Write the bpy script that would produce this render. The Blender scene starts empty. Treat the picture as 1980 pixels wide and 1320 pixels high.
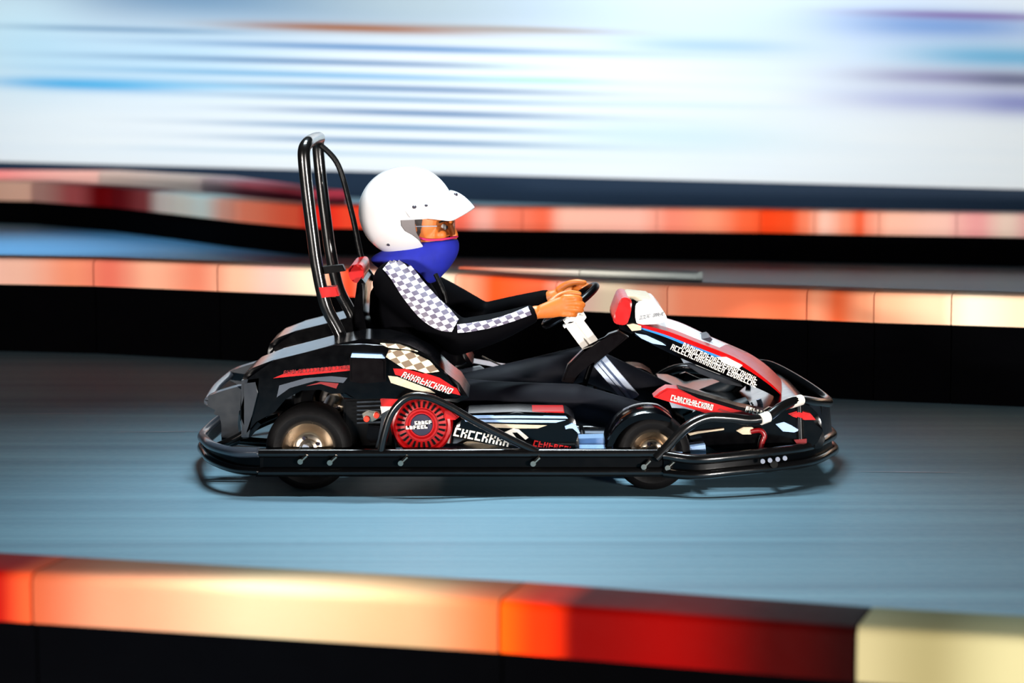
import bpy, bmesh, math, random
from mathutils import Vector, Matrix
random.seed(7)
S = bpy.context.scene
C = S.collection
PI = math.pi

# ------------------------------------------------------------------ camera, world, lamps, exposure
F = 4840.0                       # focal length in pixels of the 1980 frame
TILT = math.atan(552.0 / F)
CAMH = 1.41
CAM = Vector((0, -8, CAMH))
cd = bpy.data.cameras.new('camera'); cam = bpy.data.objects.new('camera', cd); C.objects.link(cam)
cd.sensor_width = 36; cd.lens = 36 * F / 1980.0
cam.location = CAM; cam.rotation_euler = (PI/2 - TILT, 0, 0)
cd.dof.use_dof = True; cd.dof.focus_distance = 8.35; cd.dof.aperture_fstop = cd.lens / 1000 / 0.036
cd.clip_end = 200
S.camera = cam
S.view_settings.view_transform = 'Standard'; S.view_settings.look = 'None'
S.view_settings.gamma = 1; S.view_settings.exposure = 0.0; S.view_settings.use_curve_mapping = False

w = bpy.data.worlds.new('hall_air'); S.world = w; w.use_nodes = True
w.node_tree.nodes['Background'].inputs[0].default_value = (0.10, 0.17, 0.26, 1)
w.node_tree.nodes['Background'].inputs[1].default_value = 0.05

def lamp(name, loc, target, sx, sy, power, col=(1, 1, 1), spread=180):
    l = bpy.data.lights.new(name, 'AREA'); l.shape = 'RECTANGLE'; l.size = sx; l.size_y = sy
    l.energy = power; l.color = col; l.spread = math.radians(spread)
    o = bpy.data.objects.new(name, l); C.objects.link(o); o.location = loc
    d = Vector(target) - Vector(loc)
    o.rotation_euler = d.to_track_quat('-Z', 'Y').to_euler()
    return o
COOL = (0.80, 0.93, 1.0)
lamp('kerb_fill', (-0.75, -3.45, 3.2), (-0.75, -3.3, 0.35), 0.9, 0.08, 20, (1, 1, 1), 16)  # unseen fill light added to whiten the top of the foreground rail
lamp('track_lamp', (-0.3, 1.7, 4.2), (-0.15, -1.5, 0), 1.0, 0.3, 47, (0.66, 0.87, 0.97), 56)
lamp('track_lamp_over', (-0.2, 0.7, 4.0), (-0.2, 0.6, 0), 1.6, 0.2, 22, COOL, 50)
lamp('infield_lamp', (-4.0, 9.6, 4.5), (-3.8, 10.5, 0), 1.8, 0.6, 42, (0.25, 0.6, 1.0), 45)
lamp('side_fill', (-10, -17, 1.4), (0, 3, 0.5), 3.5, 0.5, 400, (1.0, 0.93, 0.86), 50)  # unseen low fill lights, added to brighten barriers and driver but not the floor
lamp('side_fill', (11, -17, 1.4), (0, 3, 0.5), 3.5, 0.5, 400, (1.0, 0.95, 0.9), 50)  # second added fill, from the other side
for x, pw in ((-7.0, 190), (0, 165), (6.5, 190)):
    lamp('wall_lamp', (x, 12.0, 5.2), (x, 17.8, 1.2), 4.5, 0.5, pw, (1.0, 0.985, 0.975), 110)

# ------------------------------------------------------------------ pixel -> world helpers
FW = Vector((0, math.cos(TILT), -math.sin(TILT))); UP = Vector((0, math.sin(TILT), math.cos(TILT)))
def ray(px, py):
    return FW + Vector((1, 0, 0)) * ((px - 990) / F) + UP * ((660 - py) / F)
def P(px, py, Y):
    d = ray(px, py); t = (Y - CAM.y) / d.y
    return CAM + d * t
def G(px, py, z=0.0):
    d = ray(px, py); t = (z - CAM.z) / d.z
    return CAM + d * t
def on_plane(px, py, p0, n):
    d = ray(px, py); return CAM + d * ((p0 - CAM).dot(n) / d.dot(n))

# ------------------------------------------------------------------ materials
def lin(c):
    return tuple(((v/255)/12.92 if v/255 <= .04045 else ((v/255 + .055)/1.055)**2.4) for v in c) + (1,)
def mat(name, rgb, rough=.4, metal=0, coat=0, noise=0.0, scale=30, bump=0.0, trans=0.0):
    m = bpy.data.materials.new(name); m.use_nodes = True
    nt = m.node_tree; b = nt.nodes['Principled BSDF']
    b.inputs['Base Color'].default_value = lin(rgb)
    b.inputs['Roughness'].default_value = rough; b.inputs['Metallic'].default_value = metal
    b.inputs['Coat Weight'].default_value = coat; b.inputs['Coat Roughness'].default_value = .08
    b.inputs['Transmission Weight'].default_value = trans
    tc = nt.nodes.new('ShaderNodeTexCoord'); n = nt.nodes.new('ShaderNodeTexNoise')
    n.inputs['Scale'].default_value = scale; n.inputs['Detail'].default_value = 4
    nt.links.new(tc.outputs['Object'], n.inputs['Vector'])
    if noise:
        mx = nt.nodes.new('ShaderNodeMix'); mx.data_type = 'RGBA'
        mx.inputs[6].default_value = lin(rgb); mx.inputs[7].default_value = lin(tuple(v*(1-noise) for v in rgb))
        nt.links.new(n.outputs['Fac'], mx.inputs[0]); nt.links.new(mx.outputs[2], b.inputs['Base Color'])
    mr = nt.nodes.new('ShaderNodeMapRange')
    mr.inputs[3].default_value = max(.02, rough - .06); mr.inputs[4].default_value = min(1, rough + .08)
    nt.links.new(n.outputs['Fac'], mr.inputs[0]); nt.links.new(mr.outputs[0], b.inputs['Roughness'])
    if bump:
        bp = nt.nodes.new('ShaderNodeBump'); bp.inputs['Strength'].default_value = bump; bp.inputs['Distance'].default_value = .004
        nt.links.new(n.outputs['Fac'], bp.inputs['Height']); nt.links.new(bp.outputs[0], b.inputs['Normal'])
    return m
M = {
 'black': mat('black_gloss_plastic', (2, 2, 3), .16, coat=.3),
 'blackm': mat('black_matt_plastic', (2, 2, 3), .3),
 'tube': mat('black_painted_tube', (12, 11, 11), .22, coat=.4),
 'grey': mat('grey_plastic_and_highlight', (64, 70, 80), .3, coat=.4),
 'dgrey': mat('dark_grey_plastic', (24, 30, 38), .3, coat=.3),
 'rubber': mat('tyre_rubber', (8, 7, 8), .6, bump=.2, scale=60),
 'base': mat('barrier_black_rubber', (1, 1, 2), .9, bump=.2, scale=12),
 'rim': mat('bronze_tinted_alloy', (205, 190, 172), .24, metal=1),
 'chrome': mat('polished_alloy', (245, 240, 232), .3, metal=.2, noise=.1),
 'silver': mat('brushed_alloy', (205, 218, 240), .3, metal=.3, noise=.15),
 'red': mat('red_plastic', (178, 2, 4), .3, coat=.2),
 'dred': mat('dark_red_plastic', (120, 4, 8), .35, coat=.3),
 'orange': mat('orange_red_plastic', (250, 60, 30), .3, coat=.5),
 'pink': mat('pale_red_film', (225, 40, 40), .35, coat=.2),
 'white': mat('white_plastic', (240, 240, 240), .28, coat=.5),
 'cream': mat('cream_sticker_and_reflection', (225, 205, 175), .35, noise=.25, scale=60),
 'bluew': mat('ice_blue_sticker_and_glint', (175, 205, 245), .25, coat=.5, noise=.15, scale=25),
 'blue': mat('blue_edge_line', (50, 130, 200), .3, coat=.4),
 'letter': mat('white_lettering_and_glint', (235, 228, 215), .4),
 'lgrey': mat('grey_lettering', (150, 155, 170), .4),
 'helmet': mat('white_helmet_shell', (208, 206, 207), .12, coat=1.0),
 'liner': mat('grey_helmet_liner', (110, 104, 104), .7, bump=.3),
 'dark': mat('dark_stud', (40, 36, 50), .3),
 'skin': mat('skin', (212, 112, 34), .5, noise=.22, scale=25, bump=.15),
 'lip': mat('lip_skin', (170, 70, 60), .4),
 'eye': mat('eye_white', (230, 225, 220), .15),
 'hair': mat('dark_brown_hair', (35, 18, 10), .6, bump=.4, scale=80),
 'gaiter': mat('royal_blue_fabric', (8, 30, 190), .8, noise=.75, scale=9, bump=.8),
 'jacket': mat('black_track_jacket', (1, 1, 3), .75, bump=.3, scale=15),
 'trouser': mat('navy_black_trousers', (6, 7, 16), .7, bump=.3, scale=12),
 'shoe': mat('charcoal_shoe', (38, 50, 60), .55, noise=.4, scale=40, bump=.4),
 'belt': mat('black_webbing', (5, 5, 6), .4, bump=.3, scale=90),
 'bracket': mat('dark_brown_steel', (8, 5, 6), .2),
 'seat': mat('black_seat_shell', (1, 1, 2), .2),
}
g = mat('clear_lens', (245, 245, 245), .03, trans=1.0); g.node_tree.nodes['Principled BSDF'].inputs['IOR'].default_value = 1.12; M['glass'] = g

def check_mat(name, a, b, scale, rough=.35):
    m = mat(name, a, rough); nt = m.node_tree; bs = nt.nodes['Principled BSDF']
    tc = nt.nodes.new('ShaderNodeTexCoord'); mp = nt.nodes.new('ShaderNodeMapping')
    mp.inputs['Rotation'].default_value = (0, .5, 0); mp.inputs['Location'].default_value = (.013, .5/scale, .007)
    mp.inputs['Scale'].default_value = (1, .0001, 1.5)
    ch = nt.nodes.new('ShaderNodeTexChecker'); ch.inputs['Scale'].default_value = scale
    ch.inputs['Color1'].default_value = lin(a); ch.inputs['Color2'].default_value = lin(b)
    nt.links.new(tc.outputs['Object'], mp.inputs['Vector']); nt.links.new(mp.outputs[0], ch.inputs['Vector'])
    nt.links.new(ch.outputs['Color'], bs.inputs['Base Color'])
    return m
M['check'] = check_mat('cream_black_check', (232, 215, 180), (120, 100, 80), 34)
M['sleeve'] = check_mat('silver_patterned_tape', (200, 196, 206), (88, 80, 98), 46, .5)

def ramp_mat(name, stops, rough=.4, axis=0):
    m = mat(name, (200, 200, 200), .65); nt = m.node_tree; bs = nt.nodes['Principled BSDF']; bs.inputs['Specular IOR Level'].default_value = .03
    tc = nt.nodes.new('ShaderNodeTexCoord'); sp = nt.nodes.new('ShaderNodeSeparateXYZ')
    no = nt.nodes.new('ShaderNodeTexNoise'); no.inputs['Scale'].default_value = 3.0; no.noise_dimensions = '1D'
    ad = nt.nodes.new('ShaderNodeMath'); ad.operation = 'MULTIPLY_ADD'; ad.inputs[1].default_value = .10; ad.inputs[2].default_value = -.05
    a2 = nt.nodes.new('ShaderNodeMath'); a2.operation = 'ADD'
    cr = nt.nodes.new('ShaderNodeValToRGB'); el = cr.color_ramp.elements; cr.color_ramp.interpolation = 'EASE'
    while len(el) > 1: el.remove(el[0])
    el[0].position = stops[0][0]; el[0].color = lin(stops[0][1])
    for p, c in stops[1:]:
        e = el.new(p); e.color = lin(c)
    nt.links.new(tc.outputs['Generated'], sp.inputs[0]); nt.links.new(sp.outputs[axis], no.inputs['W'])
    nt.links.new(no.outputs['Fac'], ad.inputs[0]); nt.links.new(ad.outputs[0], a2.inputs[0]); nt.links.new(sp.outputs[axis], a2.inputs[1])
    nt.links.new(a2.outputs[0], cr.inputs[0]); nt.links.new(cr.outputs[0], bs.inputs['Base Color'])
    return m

for k_, v_ in (('base', .02), ('jacket', .05), ('trouser', .15), ('blackm', .15), ('rubber', .2), ('seat', .1), ('black', .3), ('belt', .2), ('bracket', .2)):
    M[k_].node_tree.nodes['Principled BSDF'].inputs['Specular IOR Level'].default_value = v_
# ------------------------------------------------------------------ object helpers
def empty(name, loc, label=None, cat=None, group=None):
    o = bpy.data.objects.new(name, None); C.objects.link(o); o.location = loc; o.empty_display_size = .1
    if label: o['label'] = label; o['category'] = cat
    if group: o['group'] = group
    return o
def link(name, me, m, parent=None, label=None, smooth=True):
    if not isinstance(m, (list, tuple)): m = [m]
    for k in m: me.materials.append(k)
    o = bpy.data.objects.new(name, me); C.objects.link(o)
    if parent:
        o.parent = parent
        base = parent.location.copy(); q = parent.parent
        while q: base += q.location; q = q.parent
        me.transform(Matrix.Translation(-base))
    if smooth:
        me.polygons.foreach_set('use_smooth', [True]*len(me.polygons))
        try: me.set_sharp_from_angle(angle=math.radians(38))
        except Exception: pass
    if label: o['label'] = label
    return o
def obj(name, bm, m, parent=None, label=None, smooth=True):
    bmesh.ops.recalc_face_normals(bm, faces=bm.faces)
    me = bpy.data.meshes.new(name); bm.to_mesh(me); bm.free()
    return link(name, me, m, parent, label, smooth)
def bake(o):
    bpy.context.view_layer.update()
    dg = bpy.context.evaluated_depsgraph_get()
    me = bpy.data.meshes.new_from_object(o.evaluated_get(dg)); o.modifiers.clear(); o.data = me
    return o

def prism_bm(pts, Y0, Y1, bevel=0.0, bm=None, seg=2, Yref=None):
    """pts: pixel outline seen at plane Y0; real solid from Y0 to Y1"""
    own = bm is None; bm = bm or bmesh.new()
    Yr = Y0 if Yref is None else Yref
    a = [P(x, y, Yr) for x, y in pts]
    v0 = [bm.verts.new((p.x, Y0, p.z)) for p in a]; v1 = [bm.verts.new((p.x, Y1, p.z)) for p in a]
    n = len(a); fs = [bm.faces.new(v0), bm.faces.new(v1[::-1])]
    for i in range(n): fs.append(bm.faces.new((v0[i], v1[i], v1[(i+1) % n], v0[(i+1) % n])))
    if bevel and own:
        es = [e for e in bm.edges if (abs(e.verts[0].co.y - e.verts[1].co.y) < 1e-6)]
        bmesh.ops.bevel(bm, geom=es, offset=bevel, segments=seg, affect='EDGES', clamp_overlap=True)
    return bm
def prism(name, pts, Y0, Y1, m, parent, bevel=0.0, label=None, seg=2, smooth_out=0, Yref=None):
    if smooth_out: pts = closed_smooth(pts, smooth_out)
    return obj(name, prism_bm(pts, Y0, Y1, bevel, None, seg, Yref), m, parent, label)
def closed_smooth(pts, k):
    n = len(pts); out = []
    for i in range(n):
        p0, p1, p2, p3 = [pts[(i+j-1) % n] for j in range(4)]
        for s in range(k):
            t = s/k
            out.append(tuple(.5*((2*p1[d]) + (-p0[d]+p2[d])*t + (2*p0[d]-5*p1[d]+4*p2[d]-p3[d])*t*t + (-p0[d]+3*p1[d]-3*p2[d]+p3[d])*t**3) for d in range(2)))
    return out
def cr(pts, k=8):
    """open Catmull-Rom through tuples/Vectors of any length"""
    pts = [tuple(p) for p in pts]; n = len(pts); out = []
    for i in range(n-1):
        p0, p1, p2, p3 = pts[max(i-1, 0)], pts[i], pts[i+1], pts[min(i+2, n-1)]
        for s in range(k):
            t = s/k
            out.append(tuple(.5*((2*b) + (-a+c)*t + (2*a-5*b+4*c-d)*t*t + (-a+3*b-3*c+d)*t**3) for a, b, c, d in zip(p0, p1, p2, p3)))
    out.append(pts[-1]); return out
def tube_bm(pts, r, seg=14, bm=None, k=8, closed=False, smooth=True):
    """pts Vectors; r scalar or list"""
    bm = bm or bmesh.new()
    if not isinstance(r, (list, tuple)): r = [r]*len(pts)
    d = [tuple(p) + (rr,) for p, rr in zip(pts, r)]
    if closed: d = d + [d[0]]
    if smooth: d = cr(d, k)
    if closed: d = d[:-1]
    n = len(d); ps = [Vector(q[:3]) for q in d]; rs = [q[3] for q in d]
    rings = []; ref = None
    for i in range(n):
        if closed: t = ps[(i+1) % n] - ps[i-1]
        else: t = ps[min(i+1, n-1)] - ps[max(i-1, 0)]
        t.normalize()
        if ref is None:
            ref = Vector((0, 1, 0)) if abs(t.y) < .9 else Vector((0, 0, 1))
        ref = (ref - t*ref.dot(t)).normalized(); b = t.cross(ref)
        rings.append([bm.verts.new(ps[i] + (ref*math.cos(a) + b*math.sin(a))*rs[i]) for a in [2*PI*j/seg for j in range(seg)]])
    for i in range(n if closed else n-1):
        A, B = rings[i], rings[(i+1) % n]
        for j in range(seg): bm.faces.new((A[j], A[(j+1) % seg], B[(j+1) % seg], B[j]))
    if not closed: bm.faces.new(rings[0][::-1]); bm.faces.new(rings[-1])
    return bm
def tube(name, pts, r, m, parent, label=None, **k):
    return obj(name, tube_bm(pts, r, **k), m, parent, label)
def pp(l): return [P(*q) for q in l]
def ball(bm, c, rx, ry=None, rz=None, u=20, v=14, rot=None):
    ry = ry or rx; rz = rz or rx
    mtx = Matrix.Translation(c) @ (rot if rot else Matrix.Identity(4)) @ Matrix.Diagonal((rx, ry, rz, 1))
    bmesh.ops.create_uvsphere(bm, u_segments=u, v_segments=v, radius=1, matrix=mtx)
def limb(bm, pts, rs, k=6):
    tube_bm(pts, rs, 18, bm, k)
    ball(bm, pts[0], rs[0]*1.0); ball(bm, pts[-1], rs[-1]*1.0)
def loft_bm(rings, bm=None, caps=True):
    bm = bm or bmesh.new(); R = [[bm.verts.new(p) for p in r] for r in rings]; n = len(R[0])
    for A, B in zip(R, R[1:]):
        for j in range(n): bm.faces.new((A[j], A[(j+1) % n], B[(j+1) % n], B[j]))
    if caps: bm.faces.new(R[0][::-1]); bm.faces.new(R[-1])
    return bm
def ering(c, rx, ry, n=28, tilt=0):
    return [c + Vector((rx*math.cos(a)*math.cos(tilt), ry*math.sin(a), rx*math.cos(a)*math.sin(tilt))) for a in [2*PI*j/n for j in range(n)]]
def lathe_y(cx, cz, prof, n=48, bm=None):
    """profile of (radius, Y) spun about an axis parallel to Y"""
    bm = bm or bmesh.new(); rings = []
    for r, y in prof:
        if r < 1e-5: rings.append([bm.verts.new((cx, y, cz))]); continue
        rings.append([bm.verts.new((cx + r*math.cos(2*PI*j/n), y, cz + r*math.sin(2*PI*j/n))) for j in range(n)])
    for A, B in zip(rings, rings[1:]):
        for j in range(n):
            a = A[j % len(A)]; a2 = A[(j+1) % len(A)]; b = B[j % len(B)]; b2 = B[(j+1) % len(B)]
            vs = []
            for q in (a, a2, b2, b):
                if q not in vs: vs.append(q)
            if len(vs) > 2: bm.faces.new(vs)
    return bm
def remesh(o, vox, smooth_it=6):
    md = o.modifiers.new('r', 'REMESH'); md.mode = 'VOXEL'; md.voxel_size = vox; md.use_smooth_shade = True
    if smooth_it:
        s = o.modifiers.new('s', 'SMOOTH'); s.factor = .5; s.iterations = smooth_it
    bake(o); o.data.polygons.foreach_set('use_smooth', [True]*len(o.data.polygons)); return o
def scribble(name, a, b, h, Y, m, parent, n, rows=1, slant=.25, label=None, bold=1.0, seed=1):
    """a row of small letter-like marks from pixel a to pixel b on the plane Y (the photo's own writing cannot be read)"""
    rnd = random.Random(seed); bm = bmesh.new()
    A, B = P(a[0], a[1], Y), P(b[0], b[1], Y); d = (B-A); L = d.length; d.normalize()
    up = Vector((-d.z, 0, d.x)); up = (up + d*slant).normalized() if slant else up
    H = h/600.0; cw = L/n; st = cw*.2*bold; lay = H*.16*bold
    def box(u0, u1, v0, v1, r):
        o = A + up*(-r*H*1.18)
        q = [o + d*u + up*v for u, v in ((u0, v0), (u1, v0), (u1, v1), (u0, v1))]
        f = [bm.verts.new(p) for p in q]; k = [bm.verts.new(p + Vector((0, -.0012, 0))) for p in q]
        bm.faces.new(f[::-1]); bm.faces.new(k)
        for i in range(4): bm.faces.new((f[i], f[(i+1) % 4], k[(i+1) % 4], k[i]))
    for r in range(rows):
        for i in range(n):
            u = i*cw; w_ = cw*.8
            t = rnd.randrange(5)
            box(u, u+st, 0, H, r)
            if t in (0, 1, 3): box(u+st, u+w_, H-lay, H, r)
            if t in (0, 2, 3): box(u+st, u+w_, 0, lay, r)
            if t in (1, 2, 4): box(u+st, u+w_, H*.45, H*.45+lay, r)
            if t in (0, 4, 1): box(u+w_-st, u+w_, 0, H*(1 if t else .9), r)
    return obj(name, bm, m, parent, label, smooth=False)

# ------------------------------------------------------------------ setting
def struct(o): o['kind'] = 'structure'; return o
# floor
bm = bmesh.new()
q = [bm.verts.new(v) for v in ((-14, -9, 0), (14, -9, 0), (14, 26, 0), (-14, 26, 0))]; bm.faces.new(q)
fm = mat('blue_grey_track_surface', (118, 138, 150), .5)
nt = fm.node_tree; bs = nt.nodes['Principled BSDF']
tc = nt.nodes.new('ShaderNodeTexCoord'); mp = nt.nodes.new('ShaderNodeMapping'); mp.inputs['Scale'].default_value = (.12, 5.5, 1)
n1 = nt.nodes.new('ShaderNodeTexNoise'); n1.inputs['Scale'].default_value = 1.6; n1.inputs['Detail'].default_value = 5
cr_ = nt.nodes.new('ShaderNodeValToRGB'); cr_.color_ramp.elements[0].position = .3; cr_.color_ramp.elements[1].position = .7
cr_.color_ramp.elements[0].color = lin((88, 118, 134)); cr_.color_ramp.elements[1].color = lin((108, 142, 156))
nt.links.new(tc.outputs['Object'], mp.inputs[0]); nt.links.new(mp.outputs[0], n1.inputs['Vector'])
nt.links.new(n1.outputs['Fac'], cr_.inputs[0])
nt.links.new(cr_.outputs[0], bs.inputs['Base Color'])
floor = struct(obj('floor', bm, fm, smooth=False))
# thin pale strips laid on the track
for (x0, y0, x1, y1) in ((-40, 801, 225, 799), (200, 836, 425, 834), (1640, 912, 1890, 914), (1800, 642, 2020, 645)):
    a, b = G(x0, y0), G(x1, y1); bm = bmesh.new(); mid = (a+b)/2
    vs = [bm.verts.new(v + Vector((0, 0, .0015))) for v in (a, mid + Vector((0, -.008, 0)), b, mid + Vector((0, .008, 0)))]
    bm.faces.new(vs); obj('floor_streak', bm, M['lgrey'], floor, 'thin pale streak')

# back wall (slightly angled) with mural colours
EDGE = .26
wl = G(-150, 308.5, EDGE); wr = G(2130, 370.0, EDGE)
wl = wl + (wl-wr)*.25; wr = wr + (wr-wl)*.2
wl.z = wr.z = 0
wd = (wr-wl).normalized(); wn = Vector((-wd.y, wd.x, 0))     # points away from the camera
WL = (wr-wl).length; WH = 4.2
def wall_box(name, z0, z1, t0, t1, m):
    bm = bmesh.new()
    bmesh.ops.create_cube(bm, size=1)
    for v in bm.verts:
        v.co = Vector(((v.co.x+.5)*WL, t0+(v.co.y+.5)*(t1-t0), z0+(v.co.z+.5)*(z1-z0)))
    o = obj(name, bm, m, smooth=False); o.location = wl; o.rotation_euler = (0, 0, math.atan2(wd.y, wd.x)); return struct(o)
def wall_mat():
    m = mat('pale_mural_wall', (236, 244, 249), .6); nt = m.node_tree; bs = nt.nodes['Principled BSDF']
    tc = nt.nodes.new('ShaderNodeTexCoord'); sp = nt.nodes.new('ShaderNodeSeparateXYZ'); nt.links.new(tc.outputs['Object'], sp.inputs[0])
    no = nt.nodes.new('ShaderNodeTexNoise'); no.inputs['Scale'].default_value = .9; no.inputs['Detail'].default_value = 3
    mpn = nt.nodes.new('ShaderNodeMapping'); mpn.inputs['Scale'].default_value = (.35, 1, 7); nt.links.new(tc.outputs['Object'], mpn.inputs[0]); nt.links.new(mpn.outputs[0], no.inputs['Vector'])
    col = nt.nodes.new('ShaderNodeMix'); col.data_type = 'RGBA'; col.inputs[6].default_value = lin((240, 247, 250)); col.inputs[7].default_value = lin((222, 236, 247))
    nt.links.new(no.outputs['Fac'], col.inputs[0]); cur = col.outputs[2]
    def mth(op, a, b=None):
        n = nt.nodes.new('ShaderNodeMath'); n.operation = op
        for i, v in enumerate((a, b)):
            if v is None: continue
            if isinstance(v, (int, float)): n.inputs[i].default_value = v
            else: nt.links.new(v, n.inputs[i])
        return n.outputs[0]
    slope = None
    for (px, py, rx, ry, c, k) in BLOBS:
        h = on_plane(px, py, wl, wn); s = (h-wl).dot(wd)
        h2 = on_plane(px+rx, py + rx*.027, wl, wn); s2 = (h2-wl).dot(wd)
        sl = (h2.z-h.z)/(s2-s); RZ = abs(on_plane(px, py+ry, wl, wn).z-h.z); RX = s2-s
        u = mth('SUBTRACT', sp.outputs[0], s); v = mth('SUBTRACT', mth('SUBTRACT', sp.outputs[2], h.z), mth('MULTIPLY', u, sl))
        d = mth('ADD', mth('POWER', mth('ABSOLUTE', mth('DIVIDE', u, RX)), 2.5), mth('POWER', mth('ABSOLUTE', mth('DIVIDE', v, RZ)), 2.0))
        f = mth('MULTIPLY', mth('EXPONENT', mth('MULTIPLY', d, -1.0)), k)
        mx = nt.nodes.new('ShaderNodeMix'); mx.data_type = 'RGBA'; nt.links.new(f, mx.inputs[0]); nt.links.new(cur, mx.inputs[6]); mx.inputs[7].default_value = lin(c); cur = mx.outputs[2]
    nt.links.new(cur, bs.inputs['Base Color']); return m
LB = (30, 105, 165)
BLOBS = [
 (500, 0, 620, 60, (108, 146, 182), 1), (900, 10, 400, 52, (165, 185, 195), .9), (0, 60, 150, 120, (205, 238, 252), .8),
 (1500, 40, 500, 130, (190, 216, 246), .8),
 (260, 110, 330, 70, (130, 205, 245), .5), (170, 163, 190, 12, (0, 165, 230), .95), (380, 165, 330, 8, (110, 195, 238), .6),
 (680, 54, 250, 8.5, (150, 84, 18), 1), (1000, 57, 200, 5, (140, 120, 100), .8), (240, 57, 250, 5, (75, 130, 175), .8),
 (760, 93, 470, 6.5, (60, 125, 185), 1), (640, 120, 500, 5.5, LB, .9), (620, 145, 520, 6, (85, 165, 215), .9), (800, 172, 360, 6, LB, .9),
 (760, 192, 380, 5, (75, 140, 188), .9), (820, 219, 340, 6, LB, .95), (760, 246, 380, 5.5, (60, 128, 180), .95), (780, 274, 360, 5.5, (60, 125, 175), .95), (640, 296, 380, 4, (150, 190, 215), .6),
 (1180, 140, 230, 28, (224, 250, 236), .9), (1050, 155, 120, 5, (150, 215, 190), .7), (1370, 88, 170, 14, (160, 196, 235), .9), (1250, 200, 250, 6, (190, 220, 240), .6), (1280, 262, 260, 34, (200, 228, 238), .8),
 (1830, 50, 230, 30, (105, 150, 215), .9), (1870, 30, 220, 8, (120, 95, 165), .9), (1950, 110, 230, 26, (85, 170, 215), .9),
 (1860, 150, 220, 17, (140, 140, 185), .9), (1980, 155, 120, 14, (75, 85, 120), .8), (1850, 195, 250, 24, (165, 175, 222), .85), (1990, 200, 110, 22, (120, 130, 195), .8),
]
wall_box('wall_back', EDGE, WH, 0, .2, wall_mat())
wall_box('baseboard_back', 0, EDGE, -.04, .2, mat('navy_kick_board', (10, 40, 66), .7))

# ------------------------------------------------------------------ barriers
def barrier(a, b, H, band, depth, stops, label, group, prev=None, nxt=None, nm='track_barrier'):
    """a, b: pixels of the top near edge of the block; band: height of the coloured rail; prev, nxt: neighbouring corner pixels for mitred ends"""
    A, B = G(a[0], a[1], H), G(b[0], b[1], H)
    d = (B-A); L = d.length; d.normalize(); ang = math.atan2(d.y, d.x)
    def mit(q0, q1):
        e = (G(*q1, H) - G(*q0, H)); return math.atan2(e.y, e.x) - ang
    k0 = -math.tan(mit(prev, a)/2) if prev else 0     # end planes bisect the corner
    k1 = math.tan(mit(b, nxt)/2) * -1 if nxt else 0
    o = empty(nm, (A.x, A.y, 0), label, 'barrier', group); o.rotation_euler = (0, 0, ang)
    gap = min(.0025, L*.01)
    def section(pr, x0, x1):
        bm = bmesh.new(); R = [[bm.verts.new((x + y*k, y, z)) for y, z in pr] for x, k in ((x0, k0), (x0+.006, k0), (x1-.006, k1), (x1, k1))]
        n = len(pr)
        for U, V in zip(R, R[1:]):
            for j in range(n): bm.faces.new((U[j], U[(j+1) % n], V[(j+1) % n], V[j]))
        bm.faces.new(R[0][::-1]); bm.faces.new(R[-1]); return bm
    r = band*.22; pr = []
    for k in range(6):
        t = PI/2*k/5; pr.append((r-r*math.cos(t), H-r+r*math.sin(t)))
    for k in range(6):
        t = PI/2*k/5; pr.append((depth-r+r*math.sin(t), H-r+r*math.cos(t)))
    pr += [(depth, H-band), (depth*.5, H-band-.004), (0, H-band)]
    for part, bmm, mm in (('rail', section(pr, gap, L-gap), ramp_mat('barrier_rail_paint', stops, .38)),
                          ('rubber_base', section([(.02, 0), (.02, H-band), (depth-.02, H-band), (depth-.02, 0)], gap, L-gap), M['base'])):
        bmesh.ops.recalc_face_normals(bmm, faces=bmm.faces)
        me = bpy.data.meshes.new(part); bmm.to_mesh(me); bmm.free(); me.materials.append(mm)
        c = bpy.data.objects.new(part, me); C.objects.link(c); c.parent = o
        me.polygons.foreach_set('use_smooth', [True]*len(me.polygons)); me.set_sharp_from_angle(angle=math.radians(40))
    return o
CR = (248, 226, 196); SA = (246, 150, 118); OR = (240, 84, 36); RE = (205, 12, 12); PK = (250, 196, 184); DR = (120, 8, 12); WH_ = (245, 236, 224)
fg = [
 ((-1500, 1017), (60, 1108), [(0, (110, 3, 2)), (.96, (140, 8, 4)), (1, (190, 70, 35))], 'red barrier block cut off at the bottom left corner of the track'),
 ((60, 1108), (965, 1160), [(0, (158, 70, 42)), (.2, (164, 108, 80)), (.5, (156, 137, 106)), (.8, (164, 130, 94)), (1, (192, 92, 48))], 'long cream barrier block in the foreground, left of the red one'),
 ((965, 1160), (1655, 1212), [(0, (235, 85, 10)), (.14, (230, 45, 5)), (.24, (105, 2, 1)), (.5, (125, 2, 1)), (.8, (55, 1, 1)), (1, (30, 1, 1))], 'bright red barrier block in the foreground with an orange left end'),  # shade painted into the red towards the right end
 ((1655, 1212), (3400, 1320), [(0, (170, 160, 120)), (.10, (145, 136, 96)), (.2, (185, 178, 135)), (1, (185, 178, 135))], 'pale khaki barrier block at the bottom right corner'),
]
def row(l, *k, blend=False):
    if blend:            # motion smear painted in: neighbouring blocks share colours at the joints
        cols = [st for _, _, st, _ in l]; new = []
        for i, (a, b, st, lb) in enumerate(l):
            st2 = [(.16 + .68*p, c) for p, c in st]
            if i: st2 = [(0, tuple((u+v)/2 for u, v in zip(cols[i-1][-1][1], st[0][1])))] + st2
            if i+1 < len(l): st2 = st2 + [(1, tuple((u+v)/2 for u, v in zip(cols[i+1][0][1], st[-1][1])))]
            new.append((a, b, st2, lb))
        l = new
    for i, (a, b, st, lb) in enumerate(l):
        barrier(a, b, *k[:3], st, lb, k[3], l[i-1][0] if i else None, l[i+1][1] if i+1 < len(l) else None)
row(fg, .35, .105, .2, 'barrier blocks nearest the camera')
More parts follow.
